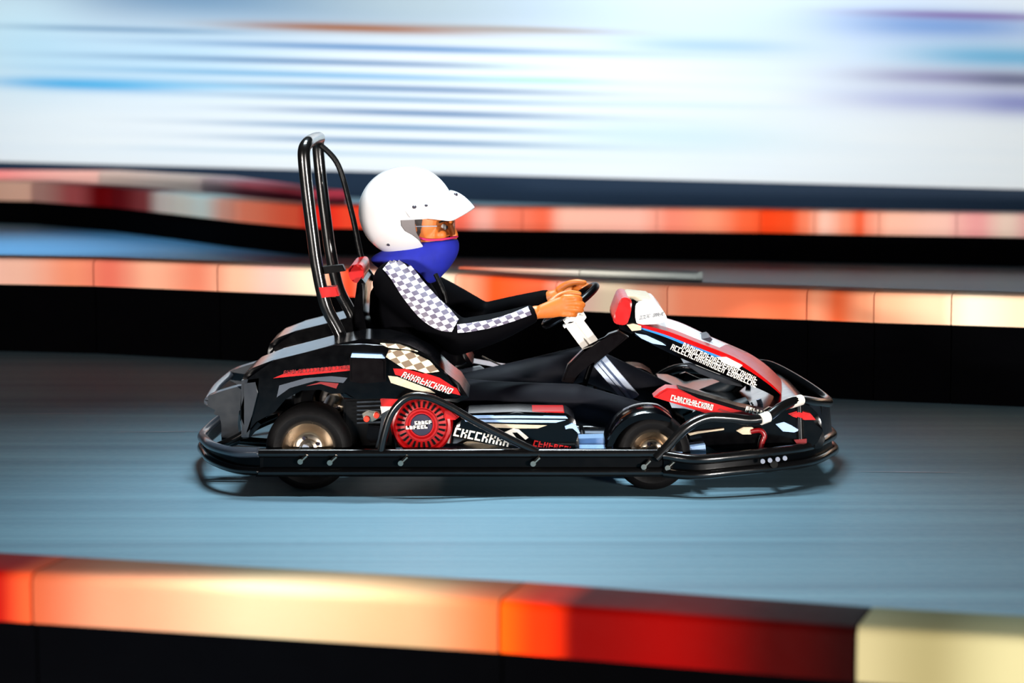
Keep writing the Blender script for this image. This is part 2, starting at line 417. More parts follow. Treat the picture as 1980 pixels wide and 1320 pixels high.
#a, b, .35, .105, .16, st, lb, 'barrier blocks nearest the camera')
sec = [
 ((-120, 497), (180, 502), [(0, PK), (.5, (244, 190, 170)), (1, SA)], 'salmon barrier block at the left edge of the middle row'),
 ((180, 502), (420, 511), [(0, (235, 120, 100)), (.5, (248, 180, 150)), (1, (238, 140, 112))], 'patchy salmon barrier block in the middle row, second from the left edge'),
 ((420, 511), (640, 519), [(0, (248, 190, 160)), (.5, PK), (1, CR)], 'pale cream pink barrier block in the middle row just left of the roll hoop'),
 ((640, 519), (880, 529), [(0, (240, 70, 40)), (.3, (240, 190, 170)), (1, (228, 222, 200))], 'middle row barrier block mostly hidden behind the driver, red at its left end'),
 ((880, 529), (1075, 543), [(0, SA), (.4, OR), (1, (244, 96, 60))], 'orange barrier block right behind the driver\'s forearms'),
 ((1075, 543), (1290, 552), [(0, PK), (.5, CR), (1, (248, 178, 148))], 'cream pink barrier block behind the steering wheel'),
 ((1290, 552), (1560, 560), [(0, (246, 140, 104)), (.5, (250, 130, 90)), (1, (245, 118, 76))], 'wide orange salmon barrier block above the kart nose'),
 ((1560, 560), (1690, 565), [(0, (250, 158, 120)), (.5, (238, 106, 62)), (1, (246, 158, 118))], 'short orange barrier block right of the kart nose in the middle row'),
 ((1690, 565), (1840, 569), [(0, (248, 178, 140)), (1, (250, 192, 158))], 'light peach barrier block in the middle row, second from the right edge'),
 ((1840, 569), (2120, 577), [(0, CR), (.5, (246, 205, 172)), (1, CR)], 'cream barrier block at the right edge of the middle row'),
]
row(sec, .45, .125, .22, 'barrier blocks of the middle row behind the kart', blend=True)
barrier((885, 516), (1120, 522), .45, .1, .12, [(0, (240, 120, 90)), (.5, (240, 190, 170)), (1, (215, 210, 200))], 'thin pinkish barrier block behind the middle row, above the driver\'s hands', 'barrier blocks just behind the middle row')
barrier((1120, 522), (1348, 528), .45, .1, .12, [(0, (205, 205, 195)), (1, (150, 160, 160))], 'grey barrier block end standing behind the middle row, right of the hands', 'barrier blocks just behind the middle row')
thr = [
 ((-120, 349), (60, 352), [(0, (190, 150, 130)), (1, (215, 170, 150))], 'dull tan barrier block at the left edge of the far row'),
 ((60, 352), (215, 362), [(0, (200, 150, 140)), (.6, (190, 90, 90)), (1, DR)], 'dull red ended barrier block, second from the left edge in the far row'),
 ((215, 362), (330, 373), [(0, (120, 20, 24)), (.6, (150, 60, 56)), (1, (225, 190, 165))], 'dark red barrier block of the far row left of the roll hoop'),
 ((330, 373), (455, 386), [(0, (232, 205, 175)), (.5, (225, 215, 190)), (1, (240, 160, 130))], 'cream barrier block of the far row between a dark red and an orange one'),
 ((455, 386), (590, 397), [(0, (245, 130, 96)), (1, (244, 96, 66))], 'orange barrier block of the far row touching the roll hoop on its left'),
 ((590, 397), (760, 398), [(0, (225, 30, 20)), (.5, (235, 70, 44)), (1, (225, 40, 30))], 'red barrier block of the far row between the roll hoop and the helmet'),
 ((760, 398), (1010, 401), [(0, PK), (.55, (248, 110, 90)), (.8, (250, 180, 168)), (1, (246, 140, 118))], 'barrier block of the far row crossing behind the helmet peak, pink and red'),
 ((1010, 401), (1270, 403), [(0, (245, 110, 80)), (.25, (250, 190, 172)), (1, (250, 186, 170))], 'light pink barrier block of the far row, first one clear of the helmet'),
 ((1270, 403), (1470, 405), [(0, (246, 140, 118)), (.5, (248, 152, 120)), (1, (245, 100, 60))], 'salmon barrier block of the far row turning orange at its right end'),
 ((1470, 405), (1575, 407), [(0, (244, 70, 26)), (.6, (240, 78, 34)), (1, (244, 130, 96))], 'strongest orange barrier block of the far row'),
 ((1575, 407), (1700, 409), [(0, (250, 196, 178)), (.5, (246, 150, 120)), (.8, (240, 98, 62)), (1, (248, 150, 124))], 'pink barrier block with an orange smear in the far row'),
 ((1700, 409), (1850, 411), [(0, (250, 190, 168)), (1, (248, 198, 184))], 'pale pink barrier block of the far row, last but one before the right edge'),
 ((1850, 411), (2120, 415), [(0, (246, 170, 170)), (.3, (248, 220, 205)), (.6, (244, 180, 180)), (1, CR)], 'pinkish cream barrier block at the right edge of the far row'),
]
row(thr, .36, .16, .30, 'barrier blocks of the far row before the wall', blend=True)
foot = [((-120, 331), (190, 332), [(0, (225, 120, 120)), (1, (225, 170, 160))], 'faded pink barrier block at the left edge, right at the foot of the wall'),
                     ((190, 332), (390, 343), [(0, (215, 190, 180)), (1, (205, 195, 190))], 'greyish barrier block by the wall foot, between the faded pink and the mauve one'),
                     ((390, 343), (590, 369), [(0, (190, 170, 180)), (.5, (215, 110, 130)), (1, (180, 60, 80))], 'mauve barrier block by the wall foot, nearest to the roll hoop')]
row(foot, .36, .155, .35, 'barrier blocks along the foot of the wall', blend=True)

# ------------------------------------------------------------------ the go-kart
K = empty('go_kart', (0, .67, 0), 'black go-kart with red and white fairings, high roll hoop and full bumper ring', 'go-kart')
YC = .67
def far(Y): return 2*YC - Y
def mirrored(l): return l + [(x, y, -1) for x, y in []]
def both(pts):       # continue a near half path over to the far side
    n = [P(*q) for q in pts]; m_ = [Vector((v.x, far(v.y), v.z)) for v in n][::-1]
    if abs(n[-1].y - YC) < 1e-4: m_ = m_[1:]
    return n + m_

# bumper ring, front and rear, upper and lower rails
FU = [(1285, 880, -.01), (1345, 888, -.04), (1420, 882, -.01), (1500, 873, .06), (1560, 864, .2), (1598, 848, .42), (1608, 836, YC)]
FL = [(1285, 914, -.01), (1345, 918, -.04), (1420, 911, -.01), (1500, 903, .06), (1565, 893, .2), (1602, 877, .42), (1612, 864, YC)]
RU = [(500, 874, -.01), (455, 874, .02), (415, 864, .14), (398, 852, .34), (394, 838, YC)]
RL = [(500, 910, -.01), (455, 906, .02), (412, 890, .14), (396, 875, .34), (393, 858, YC)]
fb = tube('front_bumper', both(FL), .0155, M['tube'], K)
tube('upper_rail', both(FU), .0165, M['tube'], fb)
def band_bm(U, L, inset=.006):
    u = cr([tuple(v) for v in both(U)], 6); l = cr([tuple(v) for v in both(L)], 6)
    bm = bmesh.new(); rows = []
    for a, b in zip(u, l):
        a, b = Vector(a), Vector(b); c = Vector((0.1, YC, a.z)); n = (c-a); n.z = 0; n.normalize()
        rows.append([bm.verts.new(p) for p in (a + n*inset, b + n*inset, b + n*(inset+.012), a + n*(inset+.012))])
    for A, B in zip(rows, rows[1:]):
        for j in range(4): bm.faces.new((A[j], A[(j+1) % 4], B[(j+1) % 4], B[j]))
    bm.faces.new(rows[0]); bm.faces.new(rows[-1][::-1]); return bm
obj('bumper_skirt', band_bm(FU, FL), M['blackm'], fb)
for x, y in ((1475, 892), (1489, 890), (1504, 888), (1518, 886)):
    c = P(x, y, -.012 + (x-1475)*.0005); bm = lathe_y(c.x, c.z, [(0, c.y), (.0075, c.y), (.0075, c.y+.01), (0, c.y+.01)], 12); obj('rivet', bm, M['lgrey'], fb)
rb = tube('rear_bumper', both(RL), .0155, M['tube'], K)
tube('upper_rail', both(RU), .0165, M['grey'], rb)
obj('bumper_skirt', band_bm(RU, RL), M['blackm'], rb)
# rear upright horns and cross tube
horn = [(396, 773), (404, 764), (430, 754), (468, 744), (480, 750), (478, 768), (466, 785), (462, 815), (463, 856), (432, 858), (430, 820), (424, 796), (410, 786), (398, 781)]
for Y0, Y1 in ((.30, .37), (far(.37), far(.30))):
    prism('bumper_horn', horn, Y0, Y1, M['dgrey'], rb, .012, smooth_out=4, Yref=.33)
bt = P(404, 773, .33)
tube('crossbar', [Vector((bt.x, .31, bt.z)), Vector((bt.x-.012, YC, bt.z)), Vector((bt.x, far(.31), bt.z))], .014, M['grey'], rb)
for Y in (.26, far(.26)):
    tube('stay', [Vector((P(q[0], q[1], .26).x, Y, P(q[0], q[1], .26).z)) for q in ((405, 868), (450, 850), (500, 822), (540, 805))], .013, M['tube'], rb)
# side rails
for side in (0, 1):
    f_ = (lambda Y: Y) if side == 0 else far
    sb = tube('side_bumper', [Vector((P(x, 912, 0).x, f_(0), P(x, 912, 0).z)) for x in (495, 700, 1000, 1290)], .0155, M['tube'], K)
    tube('upper_rail', [Vector((P(x, 876, 0).x, f_(0), P(x, 876, 0).z)) for x in (495, 700, 1000, 1290)], .015, M['tube'], sb)
    a, b = P(495, 878, 0), P(1290, 910, 0)
    bm = bmesh.new(); bmesh.ops.create_cube(bm, size=1)
    for v in bm.verts: v.co = Vector((a.x+(v.co.x+.5)*(b.x-a.x), f_(.008)+v.co.y*.014, b.z+(v.co.z+.5)*(a.z-b.z)))
    obj('rail_panel', bm, M['blackm'], sb)
    # flat running board between the rail and the frame
    bm = bmesh.new(); bmesh.ops.create_cube(bm, size=1)
    a, b = P(850, 876, .02), P(1320, 880, .02)
    for v in bm.verts: v.co = Vector((a.x+(v.co.x+.5)*(b.x-a.x), f_(.12)+v.co.y*.2, .128+v.co.z*.008))
    obj('running_board', bm, M['bluew'], K, 'pale blue white running board strip')
    if side == 0:
        for x, y in ((588, 886), (645, 888), (782, 889), (1038, 890), (1252, 896), (1298, 898)):
            c = P(x, y, -.016); bm = tube_bm([c + Vector((-.012, 0, -.01)), c + Vector((.009, 0, .010))], .006, 10, smooth=False)
            lathe_y(c.x-.012, c.z-.01, [(0, c.y-.008), (.009, c.y-.008), (.009, c.y+.01), (0, c.y+.01)], 12, bm)
            obj('clamp_bolt', bm, M['rim'], sb)

# frame tubes and floor tray
bm = bmesh.new()
zf = .065
xr, xf = P(470, 870, .67).x, P(1545, 870, .67).x
for Y in (.34, far(.34)):
    tube_bm([Vector((xr, Y, zf+.06)), Vector((-.45, Y, zf+.02)), Vector((-.2, Y-.0, zf)), Vector((.55, Y, zf)), Vector((xf, Y+(.05 if Y < YC else -.05), zf+.01))], .015, 12, bm)
for x in (-.62, -.22, .25, .6, .85):
    tube_bm([Vector((x, .02, zf+.03)), Vector((x, .34, zf)), Vector((x, 1.0, zf)), Vector((x, 1.32, zf+.03))], .013, 10, bm)
ch = obj('chassis_frame', bm, M['tube'], K)
bm = bmesh.new(); bmesh.ops.create_cube(bm, size=1)
for v in bm.verts: v.co = Vector((.33+v.co.x*1.15, YC+v.co.y*.72, .055+v.co.z*.006))
obj('floor_tray', bm, M['silver'], ch, 'bright alloy floor tray')
for Y0, Y1 in ((.02, .33), (far(.33), far(.02))):  # trays added to keep overhead light off the floor under the kart
    bm = bmesh.new(); bmesh.ops.create_cube(bm, size=1)
    for v in bm.verts: v.co = Vector((-.075+v.co.x*.83, (Y0+Y1)/2+v.co.y*(Y1-Y0), .07+v.co.z*.006))
    obj('shade_tray', bm, M['blackm'], ch)
tube('rear_axle', [Vector((P(590, 862, .1).x, .06, .135)), Vector((P(590, 862, .1).x, 1.28, .135))], .018, M['silver'], ch, smooth=False)
# light side plates seen between pod and front wheel
prism('side_plate', [(1118, 848), (1188, 846), (1196, 862), (1120, 872)], .2, .3, M['bluew'], ch, .003)
prism('side_plate', [(850, 880), (925, 842), (1000, 862), (1085, 870), (1085, 882)], .22, .3, M['cream'], ch, .003)

# wheels
def wheel(cx, cz, R, rr, Y0, Y1, sgn):
    """Y0 outer side"""
    s = 1 if Y1 > Y0 else -1; W = abs(Y1-Y0)
    t = lambda d: Y0 + s*d
    tp = [(rr, t(.016)), (rr+.008, t(.006)), ((R+rr)/2, t(0)), (R-.018, t(.004)), (R-.005, t(.016)), (R, t(.034)), (R, t(W-.034)), (R-.005, t(W-.016)), (R-.02, t(W-.004)), ((R+rr)/2, t(W)), (rr, t(W-.016)), (rr-.01, t(W-.03)), (rr-.01, t(.03))]
    bm = lathe_y(cx, cz, tp + [tp[0]], 56)
    wo = obj('wheel', bm, M['rubber'], K)
    rp = [(rr+.003, t(.012)), (rr-.002, t(.006)), (rr-.010, t(.02)), (rr*.62, t(.05)), (rr*.55, t(.035)), (rr*.5, t(.032)), (rr*.36, t(.03)), (rr*.34, t(.012)), (rr*.24, t(.008)), (rr*.22, t(.02)), (0, t(.02))]
    obj('rim', lathe_y(cx, cz, rp, 48), M['rim'], wo, 'bronze tinted metal rim')
    for k in range(4):
        a = k*PI/2+.4; bm = lathe_y(cx+rr*.42*math.cos(a), cz+rr*.42*math.sin(a), [(0, t(.018)), (.006, t(.018)), (.006, t(.04)), (0, t(.04))], 8)
        obj('lug_nut', bm, M['dark'], wo)
RR, RF = .139, .125
for (px, R, rr, ya, yb) in ((595, RR, .086, .05, .23), (1262, RF, .072, .05, .19)):
    cx = P(px, 862, ya).x
    wheel(cx, R, R, rr, ya, yb, 1)
    wheel(cx, R, R, rr, far(ya), far(yb), -1)
# front mudguards over the tyres
def arc_shell(cx, cz, r0, r1, a0, a1, Y0, Y1, n=20):
    bm = bmesh.new(); rows = []
    for k in range(n+1):
        a = math.radians(a0+(a1-a0)*k/n); c, s = math.cos(a), math.sin(a)
        e = min(1, min(k, n-k)/3*.5+.5); rm = (r0+r1)/2; h = (r1-r0)/2*e
        rows.append([bm.verts.new((cx+r*c, y, cz+r*s)) for r, y in ((rm-h, Y0), (rm+h*.4, Y0), (rm+h, Y0+(.012 if Y1 > Y0 else -.012)), (rm+h, Y1), (rm-h, Y1))])
    for A, B in zip(rows, rows[1:]):
        for j in range(5): bm.faces.new((A[j], A[(j+1) % 5], B[(j+1) % 5], B[j]))
    bm.faces.new(rows[0]); bm.faces.new(rows[-1][::-1]); return bm
fx = P(1262, 862, .05).x
for ya, yb in ((.02, .2), (far(.02), far(.2))):
    obj('mudguard', arc_shell(fx-.012, RF-.005, .122, .152, 60, 175, ya, yb), M['black'], K)

# rear bodywork: near and far engine covers
cover = [(466, 742), (470, 726), (488, 712), (530, 696), (590, 681), (640, 668), (700, 656), (745, 657), (790, 668), (832, 690), (862, 722), (888, 742), (906, 770), (884, 780), (850, 772), (800, 762), (740, 770), (690, 772), (664, 770), (648, 752), (620, 742), (580, 744), (546, 762), (522, 790), (504, 822), (484, 846), (468, 850), (463, 800)]
cv = prism('rear_body_cover', cover, .06, .40, M['black'], K, .035, seg=5)
fc = prism('rear_body_cover', cover, far(.40), far(.06), M['black'], K, .035, seg=5, Yref=.06)
prism('rear_deck', [(474, 745), (500, 716), (590, 692), (640, 690), (640, 720), (520, 760), (478, 790)], .38, far(.38), M['black'], K, .02, Yref=.3)
YD = .0585
prism('stripe', [(528, 731), (560, 718), (610, 712), (682, 706), (680, 716), (600, 724)], YD, .07, M['red'], cv, label='thin red stripe')
scribble('lettering', (548, 724), (676, 713), 8, YD-.001, M['dred'], cv, 18, label='row of small dark red marks')
prism('checker_patch', [(752, 676), (790, 678), (830, 698), (850, 718), (818, 722), (780, 712), (746, 690)], YD, .075, M['check'], cv, label='cream and brown checkered patch')
prism('checker_patch', [(735, 664), (772, 666), (808, 680), (790, 676), (750, 672)], YD, .075, M['check'], cv)
prism('red_flash', [(760, 712), (800, 714), (850, 730), (884, 752), (890, 764), (840, 752), (790, 732), (764, 724)], YD, .075, M['red'], cv, label='red flash')
scribble('lettering', (775, 729), (872, 763), 13, YD-.003, M['letter'], cv, 11, label='white slanted marks', bold=1.1, seed=3)
prism('grey_flash', [(750, 726), (768, 728), (830, 752), (842, 760), (800, 754), (756, 740)], YD, .075, M['cream'], cv, label='beige flash')
prism('painted_highlight', [(540, 745), (590, 731), (640, 727), (672, 730), (664, 740), (610, 736), (560, 750), (535, 768)], YD, .075, M['grey'], cv, label='grey highlight painted on the lower flank')  # grey highlight of the glossy cover, painted on as a thin plate
prism('red_flash', [(592, 746), (620, 738), (655, 741), (650, 751), (620, 742)], YD-.001, .07, M['dred'], cv)
prism('rear_box', [(466, 736), (500, 732), (498, 760), (488, 800), (480, 846), (466, 846)], .05, .3, M['dgrey'], cv, .01)
# fuel box
fbx = prism('engine_box', [(676, 692), (682, 688), (738, 690), (746, 696), (746, 738), (700, 742), (676, 738)], .035, .2, M['bracket'], K, .008, label='dark brown boxy engine housing')
prism('lid', [(680, 684), (738, 686), (744, 693), (678, 691)], .03, .2, M['bluew'], fbx, .003, label='pale blue white lid')
# engine block and odds
en = prism('engine_block', [(664, 772), (760, 768), (764, 872), (664, 872)], .14, .42, M['blackm'], K, .008)
for i in range(6):
    y = 776+i*8; prism('cooling_fin', [(690, y), (742, y-2), (742, y+1), (690, y+3)], .11, .16, M['dgrey'], en, 0)
prism('air_filter', [(735, 772), (752, 762), (775, 762), (772, 778), (758, 790), (738, 790)], .09, .15, M['red'], en, .006, label='red cap')
prism('carburettor', [(735, 786), (758, 786), (752, 800), (738, 802)], .085, .14, M['chrome'], en, .004)
prism('exhaust_flange', [(700, 800), (712, 793), (732, 796), (738, 806), (720, 815), (704, 814)], .09, .14, M['rim'], en, .005)
for x, y, r in ((709, 810, .011), (728, 803, .011)):
    c = P(x, y, .085); obj('cap', lathe_y(c.x, c.z, [(0, .08), (r*.8, .08), (r, .086), (r, .1), (0, .1)], 16), M['orange'], en)
prism('heat_shield', [(712, 822), (736, 824), (734, 856), (716, 856), (708, 846)], .09, .12, M['bracket'], en, .004)
prism('side_bracket', [(738, 800), (752, 792), (744, 874), (718, 880), (732, 850)], .04, .055, M['dgrey'], K, .003)
# red starter fan housing
c = P(815, 822, .04); R = .101
st = obj('starter_housing', lathe_y(c.x, c.z, [(0, .05), (.040, .05), (.046, .044), (.052, .044), (.054, .052), (.080, .056), (.086, .046), (.094, .048), (R, .062), (R, .13), (0, .13)], 64), mat('deep_red_plastic', (160, 3, 5), .3, coat=.3), K, 'round red engine fan cover')
bm = bmesh.new()
for k in range(26):
    a = 2*PI*k/26
    ca, sa = math.cos(a), math.sin(a)
    vs = []
    for r, w_ in ((.057, .0028), (.078, .0038)):
        vs += [Vector((c.x+r*ca-w_*sa, .049, c.z+r*sa+w_*ca)), Vector((c.x+r*ca+w_*sa, .049, c.z+r*sa-w_*ca))]
    f0 = [bm.verts.new(v) for v in (vs[0], vs[1], vs[3], vs[2])]; f1 = [bm.verts.new(v.co + Vector((0, .012, 0))) for v in f0]
    bm.faces.new(f0); bm.faces.new(f1[::-1])
    for j in range(4): bm.faces.new((f0[j], f1[j], f1[(j+1) % 4], f0[(j+1) % 4]))
obj('vent_slots', bm, M['blackm'], st, 'ring of black vent slots')
obj('hub_badge', lathe_y(c.x, c.z, [(0, .046), (.034, .046), (.037, .051), (0, .051)], 32), mat('navy_badge', (22, 18, 46), .4), st, 'dark blue round badge')
scribble('badge_mark', (785, 830), (828, 828), 7, .045, M['letter'], st, 6, slant=0, bold=2.2, seed=4)
scribble('badge_mark', (802, 821), (836, 819), 7, .045, M['letter'], st, 5, slant=0, bold=2.2, seed=5)
prism('pull_arm', [(858, 790), (872, 796), (888, 806), (880, 812), (860, 812)], .045, .08, M['red'], st, .004)
# guard hoop around the starter
tube('engine_guard', pp([(736, 876, 0), (744, 838, -.005), (758, 798, -.01), (785, 770, -.015), (820, 766, -.015), (862, 782, -.01), (920, 815, -.005), (985, 848, 0), (1045, 876, .0)]), .0125, M['tube'], K)

# side pods
pod = [(876, 846), (878, 826), (892, 812), (905, 800), (1000, 797), (1096, 800), (1112, 812), (1118, 840), (1121, 874), (1060, 877), (1000, 868), (940, 858)]
def sidepod(Y0, Y1, near):
    o = prism('side_pod', pod, Y0, Y1, M['black'], K, .016, seg=4, Yref=.07)
    return o
sp_ = sidepod(.07, .29, True); sidepod(far(.29), far(.07), False)
prism('stripe', [(905, 804), (1000, 803), (1094, 805), (1098, 809), (1000, 808), (904, 809)], .066, .08, M['bluew'], sp_, label='ice blue highlight painted along the upper edge')  # white-blue highlight of the pod edge, painted on as a strip
prism('stripe', [(898, 811), (1000, 811), (1094, 812), (1075, 817), (1000, 817), (900, 815)], .066, .08, M['bluew'], sp_)  # second painted highlight, below the first
prism('warm_reflection', [(924, 818), (990, 820), (1058, 822), (1040, 828), (1000, 828), (945, 826)], .066, .08, M['cream'], sp_, label='cream reflection painted on the pod')  # warm reflection on the black pod, painted on in cream
scribble('lettering', (876, 842), (985, 864), 17, .064, M['letter'], sp_, 8, slant=.1, bold=1.25, label='large white letters, unreadable', seed=11)
prism('white_chevron', [(970, 838), (992, 828), (1003, 830), (1022, 846), (1016, 850), (1000, 836), (990, 836), (1006, 856), (998, 856), (984, 840)], .064, .075, M['letter'], sp_, label='white chevron outline')
scribble('red_lettering', (1030, 862), (1108, 876), 12, .064, M['red'], sp_, 8, slant=.1, bold=1.3, label='red marks at the lower right', seed=12)
prism('top_sticker', [(1030, 796), (1090, 796), (1092, 799), (1020, 799)], .10, .25, M['red'], sp_, Yref=.09)
prism('pod_latch', [(1092, 824), (1106, 819), (1114, 822), (1122, 838), (1116, 838), (1108, 826), (1094, 830)], .055, .08, M['bluew'], sp_, .003)
# far pod panel glimpsed between arm and thigh
fp = prism('far_side_panel', [(874, 706), (905, 700), (960, 710), (1004, 716), (998, 728), (930, 730), (880, 724)], 1.05, 1.2, M['black'], K, .006)
prism('stripe', [(940, 712), (1000, 716), (996, 722), (938, 722)], 1.04, 1.06, M['red'], fp, .001, 'red stripe')
prism('sticker', [(886, 714), (928, 707), (938, 714), (940, 722), (900, 726)], 1.04, 1.06, M['white'], fp, .001, 'white sticker')
prism('stripe', [(905, 727), (975, 727), (970, 733), (915, 733)], 1.04, 1.06, M['bluew'], fp, .001)  # white-blue highlight painted along the far pod
tube('trim_rod', pp([(932, 688, 1.0), (955, 700, 1.0), (976, 709, 1.0)]), .003, M['rim'], fp)

# seat
seat = [(690, 548), (698, 538), (706, 548), (702, 600), (706, 650), (722, 706), (760, 756), (800, 782), (900, 788), (960, 784), (962, 794), (900, 800), (790, 796), (730, 764), (692, 700), (680, 620)]
se = prism('seat', seat, .44, .90, M['seat'], K, .03, seg=4, Yref=.44)
prism('head_pad', [(674, 520), (684, 512), (700, 514), (703, 536), (696, 546), (684, 546), (676, 536)], .48, .84, M['red'], se, .008, 'red pad at the top of the seat', smooth_out=4)
# roll hoop
hoop = [(676, 690, .36), (655, 640, .36), (630, 590, .36), (614, 520, .36), (604, 450, .36), (594, 370, .36), (588, 310, .36), (588, 288, .37), (592, 278, .41), (592, 276, .5), (592, 275, YC)]
# the hoop keeps one tilted plane: convert each point at the near leg's plane, then give it its own Y
hp = [Vector((P(x, y, .36).x, Y, P(x, y, .36).z)) for x, y, Y in hoop]
hp = hp + [Vector((v.x, far(v.y), v.z)) for v in hp[::-1][1:]]
rh = tube('roll_hoop', hp, .021, M['tube'], K, k=6, seg=18)
prism('clamp', [(624, 516), (662, 512), (668, 524), (628, 530)], .335, .385, M['blackm'], rh, .004)
prism('clamp', [(616, 556), (650, 554), (656, 572), (622, 576)], .33, .39, M['red'], rh, .004, 'red clamp')
for Y in (.82,):
    tube('hoop_brace', [Vector((P(x, y, .45).x, Y, P(x, y, .45).z)) for x, y in ((604, 288), (640, 330), (668, 430), (688, 520), (712, 560))], .010, M['belt'], rh)

# steering
def slab(bm, a, b, w_, t, Yc, off=0):
    d = (b-a).normalized(); n = Vector((-d.z, 0, d.x)); vs = []
    for p in (a, b):
        for s1 in (-1, 1):
            for s2 in (-1, 1): vs.append(bm.verts.new(p + n*(off+s1*w_/2) + Vector((0, Yc-p.y+s2*t/2, 0))))
    idx = ((0, 1, 3, 2), (4, 6, 7, 5), (0, 4, 5, 1), (2, 3, 7, 6), (0, 2, 6, 4), (1, 5, 7, 3))
    for f in idx: bm.faces.new([vs[i] for i in f])
YS = .60
a, b = P(1106, 618, YS), P(1143, 668, YS); bm = bmesh.new()
for off in (-.019, .019): slab(bm, a, b, .024, .03, YS, off)
slab(bm, a, b, .016, .02, YS+.006)
slab(bm, a + (b-a)*-.02, a + (b-a)*.06, .074, .05, YS)
sc = obj('steering_column', bm, M['chrome'], K, 'bright alloy steering column', smooth=False)
a2, b2 = P(1160, 698, YS), P(1224, 772, YS); bm = bmesh.new()
for off, w_ in ((-.02, .014), (-.005, .01), (.017, .018)): slab(bm, a2, b2, w_, .03, YS, off)
slab(bm, a2, b2, .05, .01, YS+.012); obj('column_stay', bm, M['silver'], sc, smooth=False)
bm = bmesh.new(); slab(bm, P(1108, 622, .67), P(1235, 784, .67), .024, .024, .67); obj('shaft', bm, M['dgrey'], sc, smooth=False)
dcol = (P(1224, 772, YS)-P(1106, 618, YS)); dcol.y = 0; dcol.normalize()
usw = Vector((-dcol.z, 0, dcol.x))            # up and forward, across the column
usw = usw if usw.z > 0 else -usw
WC = P(1103, 590, YC); RW = .135; tl = math.radians(8)
ring = []
for k in range(28):
    a_ = 2*PI*k/28; ring.append(WC + Vector((0, -1, 0))*RW*math.cos(a_) + usw*RW*.82*math.sin(a_))
sw = tube('steering_wheel', ring, .013, M['blackm'], K, closed=True, k=2)
bm = bmesh.new(); ball(bm, WC + dcol*.01, .035)
for a_ in (0, PI, -PI/2): tube_bm([WC + dcol*.01, WC + Vector((0, -1, 0))*RW*math.cos(a_) + usw*RW*.82*math.sin(a_)], .009, 10, bm, smooth=False)
obj('spokes', bm, M['dgrey'], sw)
prism('column_collar', [(1092, 612), (1128, 604), (1134, 614), (1128, 622), (1094, 626), (1089, 620)], YS-.03, YS+.03, M['chrome'], sc, .005)
prism('column_bracket', [(1196, 640), (1216, 652), (1180, 680), (1150, 704), (1124, 712), (1108, 742), (1086, 738), (1098, 706), (1128, 676), (1160, 664), (1178, 646)], .50, .56, M['bracket'], K, .008, 'dark bracket holding the front fairing')
tube('fairing_strut', pp([(1200, 640, .75), (1150, 690, .72), (1120, 780, .7)]), .01, M['blackm'], K)

# front fairing: a lofted panel with a top face in lanes and a near side face
bot = [(1228, 648), (1271, 671), (1316, 692), (1373, 716), (1418, 733), (1464, 750), (1500, 768), (1521, 785)]
edg = [(1234, 626), (1290, 640), (1343, 660), (1396, 680), (1432, 697), (1475, 728), (1507, 757), (1524, 781)]
top = [(1252, 606), (1312, 622), (1373, 650), (1418, 669), (1452, 685), (1486, 709), (1520, 743), (1550, 774)]
YN, YF = .50, .86
bN = cr(bot, 5); eN = cr(edg, 5); tF = cr(top, 5)
def fairing_rows():
    rows = []
    for b_, e_, t_ in zip(bN, eN, tF):
        B = P(*b_, YN+.02); E = P(*e_, YN); T = P(*t_, YF)
        lanes = [B, B.lerp(E, .66), B.lerp(E, .78), E, E.lerp(T, .2) + Vector((0, 0, .004)), E.lerp(T, .68) + Vector((0, 0, .005)), E.lerp(T, .97), T,
                 Vector((T.x, YF+.01, B.z))]
        rows.append(lanes)
    return rows
rows = fairing_rows(); bm = bmesh.new(); V = [[bm.verts.new(p) for p in r] for r in rows]; n = len(V[0])
NR = len(V)
for i in range(NR-1):
    u = i/(NR-1)
    for j in range(n):
        f = bm.faces.new((V[i][j], V[i][(j+1) % n], V[i+1][(j+1) % n], V[i+1][j]))
        if j == 0: f.material_index = 0
        elif j == 1: f.material_index = 1 if u < .5 else 0
        elif j in (2, 3): f.material_index = 2
        elif j in (4, 5): f.material_index = (3 if u < .40 else (5 if (j == 5 and u < .52) else 2)) if u > .04 else 2
        elif j == 6: f.material_index = 2
        else: f.material_index = 0
f = bm.faces.new(V[0][::-1]); f = bm.faces.new(V[-1])
ff = obj('front_fairing', bm, [M['black'], M['blue'], M['red'], M['white'], M['pink'], M['grey']], K, 'long red, white and black front fairing')
scribble('lettering', (1296, 675), (1400, 722), 12, YN-.002, M['letter'], ff, 16, rows=1, slant=.0, bold=1.1, label='cream row of small letters, unreadable', seed=21)
scribble('lettering', (1318, 672), (1462, 741), 12, YN-.004, M['letter'], ff, 22, rows=1, slant=.0, bold=1.2, seed=22)
scribble('lettering', (1405, 724), (1462, 750), 11, YN-.002, M['letter'], ff, 9, slant=0, bold=1.3, seed=23)
prism('white_flash', [(1385, 690), (1405, 690), (1436, 706), (1428, 713), (1400, 702)], YN-.003, YN+.02, M['letter'], ff)
prism('painted_glint', [(1228, 644), (1250, 648), (1280, 662), (1288, 668), (1262, 664), (1240, 654)], YN+.005, YN+.03, M['bluew'], ff, label='pale blue glint painted under the number plate')  # glint on the black fairing side, painted on in pale blue
npx = [(1231, 624), (1229, 592), (1238, 585), (1262, 583), (1273, 589), (1288, 610), (1288, 619), (1276, 625), (1250, 627)]
npl = prism('number_plate', npx, .50, .82, M['white'], ff, .006, 'white rounded plate box', seg=3, smooth_out=3)
scribble('plate_script', (1236, 618), (1257, 614), 8, .498, M['grey'], npl, 6, slant=.4, bold=.6, seed=31)
scribble('plate_script', (1262, 613), (1284, 610), 8, .498, M['grey'], npl, 6, slant=.4, bold=.7, seed=32)
